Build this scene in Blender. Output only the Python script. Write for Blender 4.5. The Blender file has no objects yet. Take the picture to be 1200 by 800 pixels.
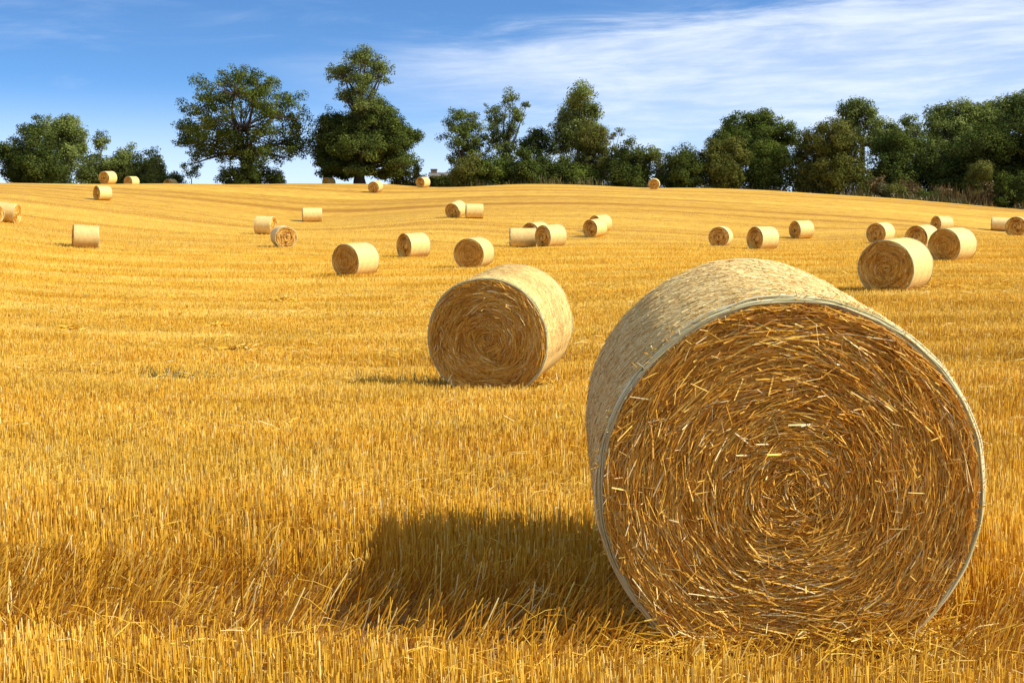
import bpy, math, random
import numpy as np
from mathutils import Vector, Matrix

rng = np.random.default_rng(7)
random.seed(7)
S = bpy.context.scene
COL = S.collection
PI = math.pi

# ------------------------------------------------------------------ camera
FPX = 1580.0            # focal length in pixels of the 1200 px wide photograph
EYE = 1.55
YH = 268.0              # eye level row
PITCH = math.atan((400 - YH) / FPX)
cam_d = bpy.data.cameras.new('camera')
cam = bpy.data.objects.new('camera', cam_d)
COL.objects.link(cam)
cam.location = (0, 0, EYE)
cam.rotation_euler = (PI / 2 - PITCH, 0, 0)
cam_d.sensor_width = 36
cam_d.lens = 36 * FPX / 1200
cam_d.clip_start = 0.05
cam_d.clip_end = 12000
S.camera = cam


def ray(px, py):
    xc = (px - 600) / FPX
    yc = (400 - py) / FPX
    cp, sp = math.cos(PITCH), math.sin(PITCH)
    return np.array([xc, cp + yc * sp, -sp + yc * cp])


def at(px, py, Y):
    r = ray(px, py)
    t = Y / r[1]
    return np.array([0, 0, EYE]) + r * t


# ------------------------------------------------------------------ terrain
CP = []      # (theta, d, z)


def cp(px, py, d):
    r = ray(px, py)
    t = d / r[1]
    CP.append((math.atan2(r[0], r[1]), d, EYE + r[2] * t))


for th in (-.5, -.2, 0, .2, .5):
    for d in (2.5, 4, 6, 8.5):
        CP.append((th, d, 0.0))
for p in [(586, 468, 15.2), (100, 462, 15.2), (1040, 346, 30), (417, 321.5, 53), (556, 312.5, 57), (485, 302, 70),
          (100, 290.5, 76), (310, 275, 96), (332, 290, 78), (366, 260, 122), (120, 235, 128), (440, 226, 146),
          (496, 220, 152), (766, 221, 160), (536, 255, 108), (556, 256, 112), (613, 290, 88), (646, 290, 76),
          (698, 278, 95), (844, 289, 81), (894, 293, 78), (940, 280, 104), (1032, 285, 85), (1116, 304, 54),
          (1104, 272, 108), (1172, 271, 128), (1190, 277, 98), (10, 261, 92),
          (0, 217.5, 158), (200, 216, 158), (350, 215, 158), (460, 214.5, 160), (600, 215.5, 162), (700, 217.5, 163),
          (800, 220, 163), (900, 223.5, 162), (960, 228, 160), (1050, 233.5, 156), (1120, 240, 152), (1200, 247, 148)]:
    cp(*p)
for th, d, z in [c for c in CP if 146 < c[1] < 164 and c[2] > 2]:
    if d > 147:
        CP.append((th, d + 18, z - .05))
        CP.append((th, d + 40, z - .3))
CP = np.array(CP)


def _phi(r2):
    return 0.5 * r2 * np.log(r2 + 1e-12)


_SC = np.array([2.2, 1.0])
_Q = np.stack([CP[:, 0], np.log(CP[:, 1])], 1) * _SC
_n = len(_Q)
_K = _phi(((_Q[:, None] - _Q[None]) ** 2).sum(-1)) + np.eye(_n) * 0.004
_P = np.concatenate([np.ones((_n, 1)), _Q], 1)
_A = np.block([[_K, _P], [_P.T, np.zeros((3, 3))]])
_W = np.linalg.solve(_A, np.concatenate([CP[:, 2], np.zeros(3)]))


def ground(X, Y):
    X = np.atleast_1d(np.asarray(X, float))
    Y = np.atleast_1d(np.asarray(Y, float))
    d = np.clip(np.hypot(X, Y), 2.5, 172)
    th = np.clip(np.arctan2(X, np.maximum(np.abs(Y), 1e-6)), -.5, .5)
    q = np.stack([th, np.log(d)], 1) * _SC
    out = np.empty(len(q))
    for i in range(0, len(q), 40000):
        qq = q[i:i + 40000]
        k = _phi(((qq[:, None] - _Q[None]) ** 2).sum(-1))
        out[i:i + 40000] = k @ _W[:_n] + _W[_n] + qq @ _W[_n + 1:]
    # fine undulation of the drilled field
    out += 0.012 * np.sin(X * 1.3 + Y * .7) * np.clip(1 - d / 60, 0, 1)
    return out


def gz(x, y):
    return float(ground([x], [y])[0])


def hit(px, py, dmin=3.0, dmax=170):
    ds = np.linspace(dmin, dmax, 1500)
    r = ray(px, py)
    X = r[0] / r[1] * ds
    z = EYE + r[2] / r[1] * ds
    g = ground(X, ds)
    i = np.nonzero(z <= g + .12 * np.clip((75 - ds) / 30, 0, 1))[0]
    if len(i) == 0:
        return None
    return X[i[0]], ds[i[0]]


# ------------------------------------------------------------------ mesh helpers
def mesh_np(name, V, F, mats, rnd=None, mi=None, smooth=False, uv=None):
    """V (n,3), F (m,4) quads (or list of arrays of quads), one mesh datablock"""
    V = np.asarray(V, np.float32)
    F = np.asarray(F, np.int32)
    me = bpy.data.meshes.new(name)
    me.vertices.add(len(V))
    me.vertices.foreach_set('co', V.ravel())
    k = F.shape[1]
    me.loops.add(F.size)
    me.loops.foreach_set('vertex_index', F.ravel())
    me.polygons.add(len(F))
    me.polygons.foreach_set('loop_start', np.arange(0, F.size, k, dtype=np.int32))
    me.polygons.foreach_set('loop_total', np.full(len(F), k, np.int32))
    for m in (mats if isinstance(mats, (list, tuple)) else [mats]):
        me.materials.append(m)
    if mi is not None:
        me.polygons.foreach_set('material_index', np.asarray(mi, np.int32))
    me.polygons.foreach_set('use_smooth', np.full(len(F), bool(smooth)))
    if rnd is not None:
        a = me.attributes.new('rnd', 'FLOAT', 'POINT')
        a.data.foreach_set('value', np.asarray(rnd, np.float32))
    if uv is not None:
        l = me.uv_layers.new(name='UVMap')
        l.data.foreach_set('uv', np.asarray(uv, np.float32).ravel())
    me.update(calc_edges=True)
    me.validate()
    return me


def link(name, me, parent=None):
    o = bpy.data.objects.new(name, me)
    COL.objects.link(o)
    if parent is not None:
        o.parent = parent
    return o


def tag(o, label=None, cat=None, group=None, kind=None):
    if label:
        o['label'] = label
    if cat:
        o['category'] = cat
    if group:
        o['group'] = group
    if kind:
        o['kind'] = kind
    return o


def empty(name, loc, rot=(0, 0, 0), scale=1.0):
    o = bpy.data.objects.new(name, None)
    COL.objects.link(o)
    o.location = loc
    o.rotation_euler = rot
    o.scale = (scale,) * 3
    o.empty_display_size = 0.3
    return o


def strands(P, R, sides=3, cap=False):
    """P (N,K,3) centre lines, R (N,K) radii -> verts, quads"""
    P = np.asarray(P, float)
    N, K, _ = P.shape
    T = np.gradient(P, axis=1)
    T /= np.linalg.norm(T, axis=2, keepdims=True) + 1e-9
    ref = rng.normal(size=(N, 1, 3))
    A = np.cross(T, ref)
    A /= np.linalg.norm(A, axis=2, keepdims=True) + 1e-9
    B = np.cross(T, A)
    ang = np.arange(sides) * 2 * PI / sides
    V = P[:, :, None] + R[:, :, None, None] * (A[:, :, None] * np.cos(ang)[None, None, :, None] + B[:, :, None] * np.sin(ang)[None, None, :, None])
    idx = np.arange(N * K * sides).reshape(N, K, sides)
    a = idx[:, :-1]
    b = idx[:, 1:]
    F = np.stack([a, np.roll(a, -1, 2), np.roll(b, -1, 2), b], -1).reshape(-1, 4)
    return V.reshape(-1, 3), F


def flakes(C, Nrm, size, asp=0.55):
    """flat leaf quads (diamond) at C with normals Nrm"""
    n = len(C)
    r = rng.normal(size=(n, 3))
    A = np.cross(Nrm, r)
    A /= np.linalg.norm(A, axis=1, keepdims=True) + 1e-9
    B = np.cross(Nrm, A)
    s = size[:, None]
    V = np.stack([C - A * s, C - B * s * asp + A * s * .1, C + A * s, C + B * s * asp + A * s * .1], 1).reshape(-1, 3)
    F = np.arange(4 * n).reshape(n, 4)
    return V, F


def join(parts):
    """parts: list of (V,F,rnd,mi)"""
    Vs, Fs, Rs, Ms, off = [], [], [], [], 0
    for V, F, r, m in parts:
        Vs.append(V)
        Fs.append(F + off)
        Rs.append(r)
        Ms.append(np.full(len(F), m))
        off += len(V)
    return np.concatenate(Vs), np.concatenate(Fs), np.concatenate(Rs), np.concatenate(Ms)


# ------------------------------------------------------------------ materials
class NT:
    def __init__(s, name):
        s.m = bpy.data.materials.new(name)
        s.m.use_nodes = True
        s.t = s.m.node_tree
        s.t.nodes.clear()
        s.out = s.n('ShaderNodeOutputMaterial')

    def n(s, typ, **kw):
        nd = s.t.nodes.new(typ)
        for k, v in kw.items():
            if k.startswith('i_'):
                key = k[2:]
                key = int(key) if key.isdigit() else key.replace('_', ' ')
                nd.inputs[key].default_value = v
            else:
                setattr(nd, k, v)
        return nd

    def l(s, a, b):
        s.t.links.new(a, b)

    def ramp(s, fac, stops, interp='LINEAR'):
        r = s.n('ShaderNodeValToRGB')
        r.color_ramp.interpolation = interp
        e = r.color_ramp.elements
        while len(e) > 1:
            e.remove(e[-1])
        e[0].position = stops[0][0]
        e[0].color = (*stops[0][1], 1)
        for p, c in stops[1:]:
            x = e.new(p)
            x.color = (*c, 1)
        s.l(fac, r.inputs[0])
        return r.outputs[0]

    def mix(s, fac, a, b, mode='MIX'):
        m = s.n('ShaderNodeMix', data_type='RGBA', blend_type=mode)
        for sock, v in ((m.inputs[0], fac), (m.inputs[6], a), (m.inputs[7], b)):
            if isinstance(v, (int, float)):
                sock.default_value = v
            elif isinstance(v, tuple):
                sock.default_value = (*v, 1)
            else:
                s.l(v, sock)
        return m.outputs[2]


def thin_mat(name, stops, trans=0.3, gloss=0.06, rough=0.45, noise=None):
    """strands and leaves: diffuse + translucent + a little gloss, colour from the per-piece attribute"""
    t = NT(name)
    a = t.n('ShaderNodeAttribute', attribute_name='rnd')
    c = t.ramp(a.outputs['Fac'], stops)
    if noise:
        sc, ca, cb = noise
        g = t.n('ShaderNodeNewGeometry')
        nz = t.n('ShaderNodeTexNoise', i_Scale=sc, i_Detail=2.0)
        t.l(g.outputs['Position'], nz.inputs['Vector'])
        tint = t.ramp(nz.outputs[0], [(.35, ca), (.65, cb)])
        c = t.mix(1.0, c, tint, 'MULTIPLY')
    d = t.n('ShaderNodeBsdfDiffuse')
    tr = t.n('ShaderNodeBsdfTranslucent')
    gl = t.n('ShaderNodeBsdfGlossy', i_Roughness=rough)
    gl.inputs['Color'].default_value = (1, .95, .85, 1)
    t.l(c, d.inputs[0])
    t.l(c, tr.inputs[0])
    m1 = t.n('ShaderNodeMixShader', i_0=trans)
    t.l(d.outputs[0], m1.inputs[1])
    t.l(tr.outputs[0], m1.inputs[2])
    m2 = t.n('ShaderNodeMixShader', i_0=gloss)
    t.l(m1.outputs[0], m2.inputs[1])
    t.l(gl.outputs[0], m2.inputs[2])
    t.l(m2.outputs[0], t.out.inputs[0])
    return t.m


M_STUB = thin_mat('stubble_straw', [(0, (.50, .20, .014)), (.3, (.76, .425, .036)), (.7, (.89, .58, .072)), (.92, (.94, .70, .15)), (1, (.96, .83, .42))],
                  trans=.25, gloss=.012, noise=(.55, (.88, .84, .72), (1.03, 1.02, 1.0)))
M_STRAW = thin_mat('bale_straw', [(0, (.34, .118, .015)), (.3, (.66, .305, .034)), (.6, (.88, .505, .066)), (.85, (.94, .66, .15)), (1, (.95, .80, .42))],
                   trans=.15, gloss=.025)
M_PALE = thin_mat('wrapped_straw', [(0, (.54, .30, .085)), (.25, (.76, .50, .165)), (.6, (.89, .655, .255)), (1, (.95, .80, .41))], trans=.1, gloss=.05)
M_NET = thin_mat('net_cord', [(0, (.46, .41, .19)), (.5, (.66, .60, .33)), (1, (.86, .80, .54))], trans=.1, gloss=.02)
M_WEED = thin_mat('weed_leaf', [(0, (.09, .09, .02)), (1, (.22, .21, .05))], trans=.3)


def core_mat():
    t = NT('packed_straw')
    tc = t.n('ShaderNodeTexCoord')
    n1 = t.n('ShaderNodeTexNoise', i_Scale=38.0, i_Detail=4.0)
    t.l(tc.outputs['Object'], n1.inputs['Vector'])
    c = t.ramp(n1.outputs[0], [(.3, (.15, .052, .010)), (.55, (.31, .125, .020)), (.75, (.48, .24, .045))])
    b = t.n('ShaderNodeBsdfPrincipled', i_Roughness=.8)
    t.l(c, b.inputs['Base Color'])
    bp = t.n('ShaderNodeBump', i_Strength=.9, i_Distance=.03)
    t.l(n1.outputs[0], bp.inputs['Height'])
    t.l(bp.outputs[0], b.inputs['Normal'])
    t.l(b.outputs[0], t.out.inputs[0])
    return t.m


def wrap_mat():
    t = NT('net_wrapped_straw')
    uv = t.n('ShaderNodeUVMap', uv_map='UVMap')
    mp = t.n('ShaderNodeMapping')
    mp.inputs['Scale'].default_value = (14, 90, 1)
    mp.inputs['Rotation'].default_value = (0, 0, .12)
    t.l(uv.outputs[0], mp.inputs[0])
    n1 = t.n('ShaderNodeTexNoise', i_Scale=1.0, i_Detail=5.0, i_Roughness=.65)
    t.l(mp.outputs[0], n1.inputs['Vector'])
    mp2 = t.n('ShaderNodeMapping')
    mp2.inputs['Scale'].default_value = (3, 6, 1)
    t.l(uv.outputs[0], mp2.inputs[0])
    n2 = t.n('ShaderNodeTexNoise', i_Scale=1.0, i_Detail=4.0)
    t.l(mp2.outputs[0], n2.inputs['Vector'])
    c = t.ramp(n1.outputs[0], [(.28, (.52, .28, .08)), (.40, (.75, .495, .16)), (.55, (.88, .65, .25)), (.75, (.94, .79, .40))])
    tint = t.ramp(n2.outputs[0], [(.3, (.84, .80, .70)), (.7, (1.04, 1.03, 1.0))])
    c = t.mix(1.0, c, tint, 'MULTIPLY')
    oi = t.n('ShaderNodeObjectInfo')
    age = t.ramp(oi.outputs['Random'], [(0, (.80, .78, .74)), (.5, (1, 1, 1)), (1, (1.0, .95, .84))])
    c = t.mix(1.0, c, age, 'MULTIPLY')
    b = t.n('ShaderNodeBsdfPrincipled', i_Roughness=.6)
    t.l(c, b.inputs['Base Color'])
    bp = t.n('ShaderNodeBump', i_Strength=.7, i_Distance=.012)
    t.l(n1.outputs[0], bp.inputs['Height'])
    t.l(bp.outputs[0], b.inputs['Normal'])
    t.l(b.outputs[0], t.out.inputs[0])
    return t.m


M_CORE = core_mat()
M_WRAP = wrap_mat()
ROW_SLOPE = 0.18        # drill rows run along Y + 0.18 X = const


def field_mat():
    t = NT('stubble_field_ground')
    g = t.n('ShaderNodeNewGeometry')
    sp = t.n('ShaderNodeSeparateXYZ')
    t.l(g.outputs['Position'], sp.inputs[0])
    # rotate so that texture x runs along the rows, y across them
    mp = t.n('ShaderNodeMapping', vector_type='POINT')
    mp.inputs['Rotation'].default_value = (0, 0, math.atan(ROW_SLOPE))
    t.l(g.outputs['Position'], mp.inputs[0])

    def noise(scale_xyz, det=4.0, rough=.6):
        m = t.n('ShaderNodeMapping')
        m.inputs['Scale'].default_value = scale_xyz
        t.l(mp.outputs[0], m.inputs[0])
        n = t.n('ShaderNodeTexNoise', i_Scale=1.0, i_Detail=det, i_Roughness=rough)
        t.l(m.outputs[0], n.inputs['Vector'])
        return n.outputs[0]
    fine = noise((2.2, 14, 1), 4, .7)
    band = noise((.012, .35, .02), 3, .55)
    broad = noise((.008, .07, .02), 3, .5)
    patch = noise((.35, .9, .3), 4, .6)
    grain = noise((.9, 2.8, .9), 5, .75)
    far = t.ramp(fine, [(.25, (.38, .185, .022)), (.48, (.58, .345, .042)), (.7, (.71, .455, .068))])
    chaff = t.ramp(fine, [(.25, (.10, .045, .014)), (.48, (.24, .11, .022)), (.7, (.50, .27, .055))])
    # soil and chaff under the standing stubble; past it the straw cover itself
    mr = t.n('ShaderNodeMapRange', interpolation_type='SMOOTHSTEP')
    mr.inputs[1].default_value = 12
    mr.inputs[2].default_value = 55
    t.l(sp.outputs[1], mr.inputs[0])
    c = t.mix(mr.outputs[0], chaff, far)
    t1 = t.ramp(band, [(.34, (.70, .57, .40)), (.5, (1, 1, 1)), (.66, (1.12, 1.12, 1.2))])
    t2 = t.ramp(broad, [(.35, (.90, .84, .72)), (.65, (1.06, 1.06, 1.1))])
    t3 = t.ramp(patch, [(.3, (.90, .84, .74)), (.6, (1.03, 1.03, 1.03))])
    t4 = t.ramp(grain, [(.35, (.74, .68, .55)), (.52, (1, 1, 1)), (.7, (1.14, 1.14, 1.2))])
    for x in (t1, t2, t3, t4):
        c = t.mix(1.0, c, x, 'MULTIPLY')
    b = t.n('ShaderNodeBsdfPrincipled', i_Roughness=.75)
    b.inputs['Specular IOR Level'].default_value = .2
    t.l(c, b.inputs['Base Color'])
    bp = t.n('ShaderNodeBump', i_Strength=.8, i_Distance=.08)
    t.l(fine, bp.inputs['Height'])
    t.l(bp.outputs[0], b.inputs['Normal'])
    t.l(b.outputs[0], t.out.inputs[0])
    return t.m


M_FIELD = field_mat()

# ------------------------------------------------------------------ ground sheet
ths = np.concatenate([np.linspace(-PI, -.62, 26)[:-1], np.linspace(-.62, .62, 150), np.linspace(.62, PI, 26)[1:]])
dsr = np.concatenate([np.geomspace(.4, 30, 90)[:-1], np.geomspace(30, 200, 130)[:-1], np.geomspace(200, 6000, 14)])
TH, DD = np.meshgrid(ths, dsr, indexing='ij')
GX, GY = np.sin(TH) * DD, np.cos(TH) * DD
GZ = ground(GX.ravel(), GY.ravel())
V = np.stack([GX.ravel(), GY.ravel(), GZ], 1)
nt_, nd_ = TH.shape
idx = np.arange(nt_ * nd_).reshape(nt_, nd_)
F = np.stack([idx[:-1, :-1], idx[:-1, 1:], idx[1:, 1:], idx[1:, :-1]], -1).reshape(-1, 4)[:, ::-1]
# fill the little hole below the camera
c0 = len(V)
V = np.concatenate([V, [[0, 0, 0.0]]])
me = mesh_np('field', V, F, M_FIELD, smooth=True)
tag(link('field', me), kind='structure')

# ------------------------------------------------------------------ round bales
BA, BB, BL = 0.69, 0.675, 1.22       # half width, half height, length


def profile(n, ph=None, seed=0):
    ph = np.linspace(0, 2 * PI, n, endpoint=False) if ph is None else ph
    r = 1 + .007 * np.sin(2 * ph + seed) + .0035 * np.sin(5 * ph + 2 * seed) + .0018 * np.sin(9 * ph + 3 * seed) + .0014 * np.sin(17 * ph + seed) + .001 * np.sin(29 * ph + 2 * seed)
    x = BA * np.cos(ph) * r
    z = BB * np.sin(ph) * r
    lo = -BB * .90
    z = np.where(z < lo, lo + (z - lo) * .35, z)
    return x, z + BB * .935


def bale_meshes(tag_, n_face, w_face, n_back, n_wrap, seed, res=64, strands_edge=5, bunch=14):
    global rng
    rng = np.random.default_rng(seed)
    px, pz = profile(res, seed=seed)
    cz = BB * .935
    # --- packed core: face discs + barrel in one closed skin
    rings = []
    L2 = BL / 2
    fr = [.02, .15, .3, .45, .6, .75, .88, .955]
    for k, f in enumerate(fr):
        rings.append((-L2 + .045 - .03 * (1 - f) + rng.normal(0, .004), f))
    for y in (-L2 + .06, -.3, 0, .3, L2 - .06):
        rings.append((y, .97))
    for k, f in enumerate(fr[::-1]):
        rings.append((L2 - .045 + .03 * (1 - f) + rng.normal(0, .004), f))
    V = np.array([[[px[i] * f, y, cz + (pz[i] - cz) * f] for i in range(res)] for y, f in rings])
    idx = np.arange(len(rings) * res).reshape(len(rings), res)
    F = np.stack([idx[:-1], np.roll(idx[:-1], -1, 1), np.roll(idx[1:], -1, 1), idx[1:]], -1).reshape(-1, 4)
    parts = [(V.reshape(-1, 3), F, np.full(V.shape[0] * res, .3), 0)]
    # --- the straw that shows on both ends: bunches lying round the spiral
    for side, nst in ((-1, n_face), (1, n_back)):
        if not nst:
            continue
        nb = max(1, nst // bunch)
        rb = np.sqrt(rng.uniform(.0, .955 ** 2, nb))
        ab = rng.uniform(0, 2 * PI, nb)
        swirl = .10 * np.sin(rb * 38 + 1.0 * ab) + rng.normal(0, .16, nb) / (.35 + rb)
        prot = rng.uniform(0, 1, nb) ** 1.4
        tone = rng.normal(0, .13, nb) + .10 * np.sin(rb * 45 + ab) + .05 * np.sin(ab * 2 + 1)
        bi = rng.integers(0, nb, nst)
        r = np.clip(rb[bi] + rng.normal(0, .028, nst), .01, .955)
        a = ab[bi] + rng.normal(0, .10, nst) / (.25 + r)
        wild = rng.random(nst) < .055
        dev = swirl[bi] + rng.normal(0, .12, nst) + np.where(wild, rng.normal(0, .9, nst), 0)
        length = rng.uniform(.10, .42, nst) * np.clip(.35 + r, .3, 1.1)
        length = np.where(wild, length * rng.uniform(.5, .8, nst), length)
        K = 4
        s = np.linspace(-.5, .5, K)
        # in units of the ellipse: walk along the arc while drifting in radius
        Rm = BA * .95
        ra = np.clip(r[:, None] + (s[None] * length[:, None]) * np.sin(dev)[:, None] / Rm, .0, .972)
        aa = a[:, None] + (s[None] * length[:, None]) * np.cos(dev)[:, None] / (Rm * np.maximum(r[:, None], .10))
        # wild ones are straight
        xs, zs = profile(0, aa.ravel(), seed)
        X = (xs.reshape(aa.shape)) * ra
        Z = cz + (zs.reshape(aa.shape) - cz) * ra
        X0, X1 = X[:, :1], X[:, -1:]
        Z0, Z1 = Z[:, :1], Z[:, -1:]
        tt = (s + .5)[None]
        st = np.where(wild, 1.0, rng.uniform(.0, .38, nst))[:, None]
        X = X * (1 - st) + (X0 + (X1 - X0) * tt) * st
        Z = Z * (1 - st) + (Z0 + (Z1 - Z0) * tt) * st
        depth = .045 - .05 * prot[bi] - rng.uniform(0, .02, nst)
        tilt = rng.normal(0, .012, nst) + np.where(wild, rng.normal(-.015, .02, nst), 0)
        Yl = depth[:, None] + tilt[:, None] * (s[None] * 2) - .03 * (1 - r[:, None]) * .6
        Y = side * (L2 - Yl)
        # keep the outermost straw tucked behind the rim
        P = np.stack([X, Y, Z], -1)
        w = w_face * np.clip(rng.lognormal(-.12, .38, nst), .4, 2.0) * .5
        R = w[:, None] * np.array([.75, 1, 1, .7])[None]
        v, f = strands(P, R)
        rn = np.clip(.50 + tone[bi] + rng.normal(0, .17, nst) + np.where(wild, .22, 0), 0, 1)
        rn = np.where(rng.random(nst) < .018, rng.uniform(.9, 1, nst), rn)
        parts.append((v, f, np.repeat(rn, K * 3), 1))
    # short broken bits, and ends poking out over the rim
    if n_face > 3000:
        nb = n_face // 4
        r = np.sqrt(rng.uniform(0, .96 ** 2, nb))
        a = rng.uniform(0, 2 * PI, nb)
        xs, zs = profile(0, a, seed)
        C = np.stack([xs * r, -(L2 - rng.uniform(-.022, .03, nb) + .018 * (1 - r)), cz + (zs - cz) * r], -1)
        D = np.stack([-np.sin(a), np.zeros(nb), np.cos(a)], -1) + rng.normal(0, .7, (nb, 3)) * np.array([1, .35, 1])
        D /= np.linalg.norm(D, axis=1, keepdims=True)
        ln = rng.uniform(.015, .07, nb)
        P = C[:, None] + D[:, None] * (ln[:, None] * np.array([[-.5, .5]]))[:, :, None]
        v, f = strands(P, np.full((nb, 2), w_face * .34))
        parts.append((v, f, np.repeat(np.clip(rng.normal(.5, .2, nb), 0, 1), 6), 1))
        nb = n_face // 120
        a = rng.uniform(-.4, PI + .4, nb)
        xs, zs = profile(0, a, seed)
        C = np.stack([xs * .985, -L2 + rng.uniform(-.01, .03, nb), cz + (zs - cz) * .985], -1)
        D = np.stack([np.cos(a) - np.sin(a) * rng.normal(0, 1.3, nb), rng.normal(-.3, .5, nb), np.sin(a) + np.cos(a) * rng.normal(0, 1.3, nb)], -1)
        D /= np.linalg.norm(D, axis=1, keepdims=True)
        ln = rng.uniform(.015, .05, nb)
        P = C[:, None] + D[:, None] * (ln[:, None] * np.array([[-.3, 1.0]]))[:, :, None]
        v, f = strands(P, np.full((nb, 2), w_face * .28))
        parts.append((v, f, np.repeat(np.clip(rng.normal(.72, .2, nb), 0, 1), 6), 1))
    V, F, rn, mi = join(parts)
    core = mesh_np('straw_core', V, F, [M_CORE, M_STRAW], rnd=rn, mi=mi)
    # --- net wrap sleeve, with a lip turned over both ends
    ys = [(-L2 + .004, .958), (-L2 - .004, .968), (-L2 - .002, .984), (-L2 + .022, .997)]
    ys += [(y, 1.0) for y in np.linspace(-L2 + .06, L2 - .06, 9)]
    ys += [(L2 - .022, .997), (L2 + .002, .984), (L2 + .004, .968), (L2 - .004, .958)]
    nr = len(ys)
    ph = np.linspace(0, 2 * PI, res, endpoint=False)
    sag = lambda y: 1 + .006 * math.sin(y * 7 + seed) + .004 * math.sin(y * 17 + seed)
    V = np.array([[[px[i] * f * sag(y), y, cz + (pz[i] - cz) * f * sag(y)] for i in range(res)] for y, f in ys])
    idx = np.arange(nr * res).reshape(nr, res)
    F = np.stack([idx[:-1], np.roll(idx[:-1], -1, 1), np.roll(idx[1:], -1, 1), idx[1:]], -1).reshape(-1, 4)
    U = np.repeat((np.arange(res + 1) * 2 * PI / res * .68)[None], nr, 0)
    W = np.repeat(np.array([y for y, f in ys])[:, None], res + 1, 1)
    uu = np.stack([U, W], -1)
    uvq = np.stack([uu[:-1, :-1], uu[:-1, 1:], uu[1:, 1:], uu[1:, :-1]], 2).reshape(-1, 2)
    fcount = len(F)
    parts = [(V.reshape(-1, 3), F, np.full(nr * res, .5), 0)]
    if n_wrap:
        nst = n_wrap
        a = rng.uniform(-.35, PI + .35, nst)
        y = rng.uniform(-L2 + .01, L2 - .01, nst)
        dev = rng.normal(.12, .28, nst)
        ln = rng.uniform(.02, .11, nst)
        K = 3
        s = np.linspace(-.5, .5, K)
        aa = a[:, None] + s[None] * (ln * np.cos(dev))[:, None] / .68
        Y = np.clip(y[:, None] + s[None] * (ln * np.sin(dev))[:, None], -L2, L2)
        xs, zs = profile(0, aa.ravel(), seed)
        off = 1.0 + rng.uniform(-.004, .012, nst)[:, None] + np.abs(rng.normal(0, .004, nst))[:, None] * s[None] * 2
        P = np.stack([xs.reshape(aa.shape) * off, Y, cz + (zs.reshape(aa.shape) - cz) * off], -1)
        R = (rng.uniform(.0010, .0022, nst))[:, None] * np.ones((1, K))
        v, f = strands(P, R)
        rn = np.clip(rng.normal(.55, .27, nst), 0, 1)
        parts.append((v, f, np.repeat(rn, K * 3), 1))
    V, F, rn, mi = join(parts)
    uvall = np.zeros((len(F) * 4, 2))
    uvall[:fcount * 4] = uvq
    wrap = mesh_np('net_wrap', V, F, [M_WRAP, M_PALE], rnd=rn, mi=mi, smooth=True, uv=uvall)
    # --- gathered net edge at either rim: loose cords running round it
    edges = []
    for side in (-1, 1):
        pr = []
        n = strands_edge
        K = 289
        aa = np.linspace(0, 2 * PI, K)
        xs, zs = profile(0, aa, seed)
        Ps = []
        Rs = []
        rn = []
        for j in range(n):
            f = .970 + .036 * (j + .5) / n
            wob = f + .006 * np.sin(aa * rng.integers(2, 6) + rng.uniform(0, 6)) + .003 * np.sin(aa * rng.integers(7, 15) + rng.uniform(0, 6))
            wob[-1] = wob[0]
            e = (j + .5) / n
            yy = L2 + .008 * math.sin(PI * e) - .02 * max(0, e - .5) + .004 * np.sin(aa * rng.integers(2, 7) + rng.uniform(0, 6))
            yy[-1] = yy[0]
            Ps.append(np.stack([xs * wob, side * yy, cz + (zs - cz) * wob], -1))
            Rs.append((.0085 / math.sqrt(n / 5)) * (.55 + .3 * np.abs(np.sin(aa * rng.integers(3, 8) + j))))
            rn.append(rng.uniform(0, 1))
        v, f = strands(np.array(Ps), np.array(Rs), sides=4)
        edges.append(mesh_np('net_edge', v, f, M_NET, rnd=np.repeat(rn, K * 4), smooth=True))
    return core, wrap, edges


VARS = {
    'hero': bale_meshes('hero', 62000, .0041, 2500, 46000, 3, res=224, strands_edge=16),
    'near': bale_meshes('near', 19000, .0078, 1500, 6000, 11, res=96, strands_edge=9),
    'mid': bale_meshes('mid', 5000, .0135, 700, 0, 21, res=72, strands_edge=3),
    'far1': bale_meshes('far1', 1700, .022, 500, 0, 31, res=48, strands_edge=2),
    'far2': bale_meshes('far2', 1700, .022, 500, 0, 41, res=48, strands_edge=2),
    'far3': bale_meshes('far3', 1700, .022, 500, 0, 51, res=48, strands_edge=2),
}
BALE_GROUP = 'round straw bales scattered over the stubble field'
FOOT = []


def put_bale(var, loc, rotz, pitch, label, scale=1.0, roll=0.0):
    core, wrap, edges = VARS[var]
    r = empty('round_bale', loc, (0, 0, 0), scale)
    r.rotation_euler = (Matrix.Rotation(rotz, 4, 'Z') @ Matrix.Rotation(pitch, 4, 'X') @ Matrix.Rotation(roll, 4, 'Y')).to_euler()
    tag(r, label, 'straw bale', BALE_GROUP)
    link('straw_core', core, r)
    link('net_wrap', wrap, r)
    for e in edges:
        link('net_edge', e, r)
    FOOT.append((loc[0], loc[1], rotz, scale))
    return r


def slope_pitch(x, y, rotz):
    ax = np.array([-math.sin(rotz), math.cos(rotz)])
    a = gz(x - ax[0] * .6, y - ax[1] * .6)
    b = gz(x + ax[0] * .6, y + ax[1] * .6)
    return math.atan2(b - a, 1.2)


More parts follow.
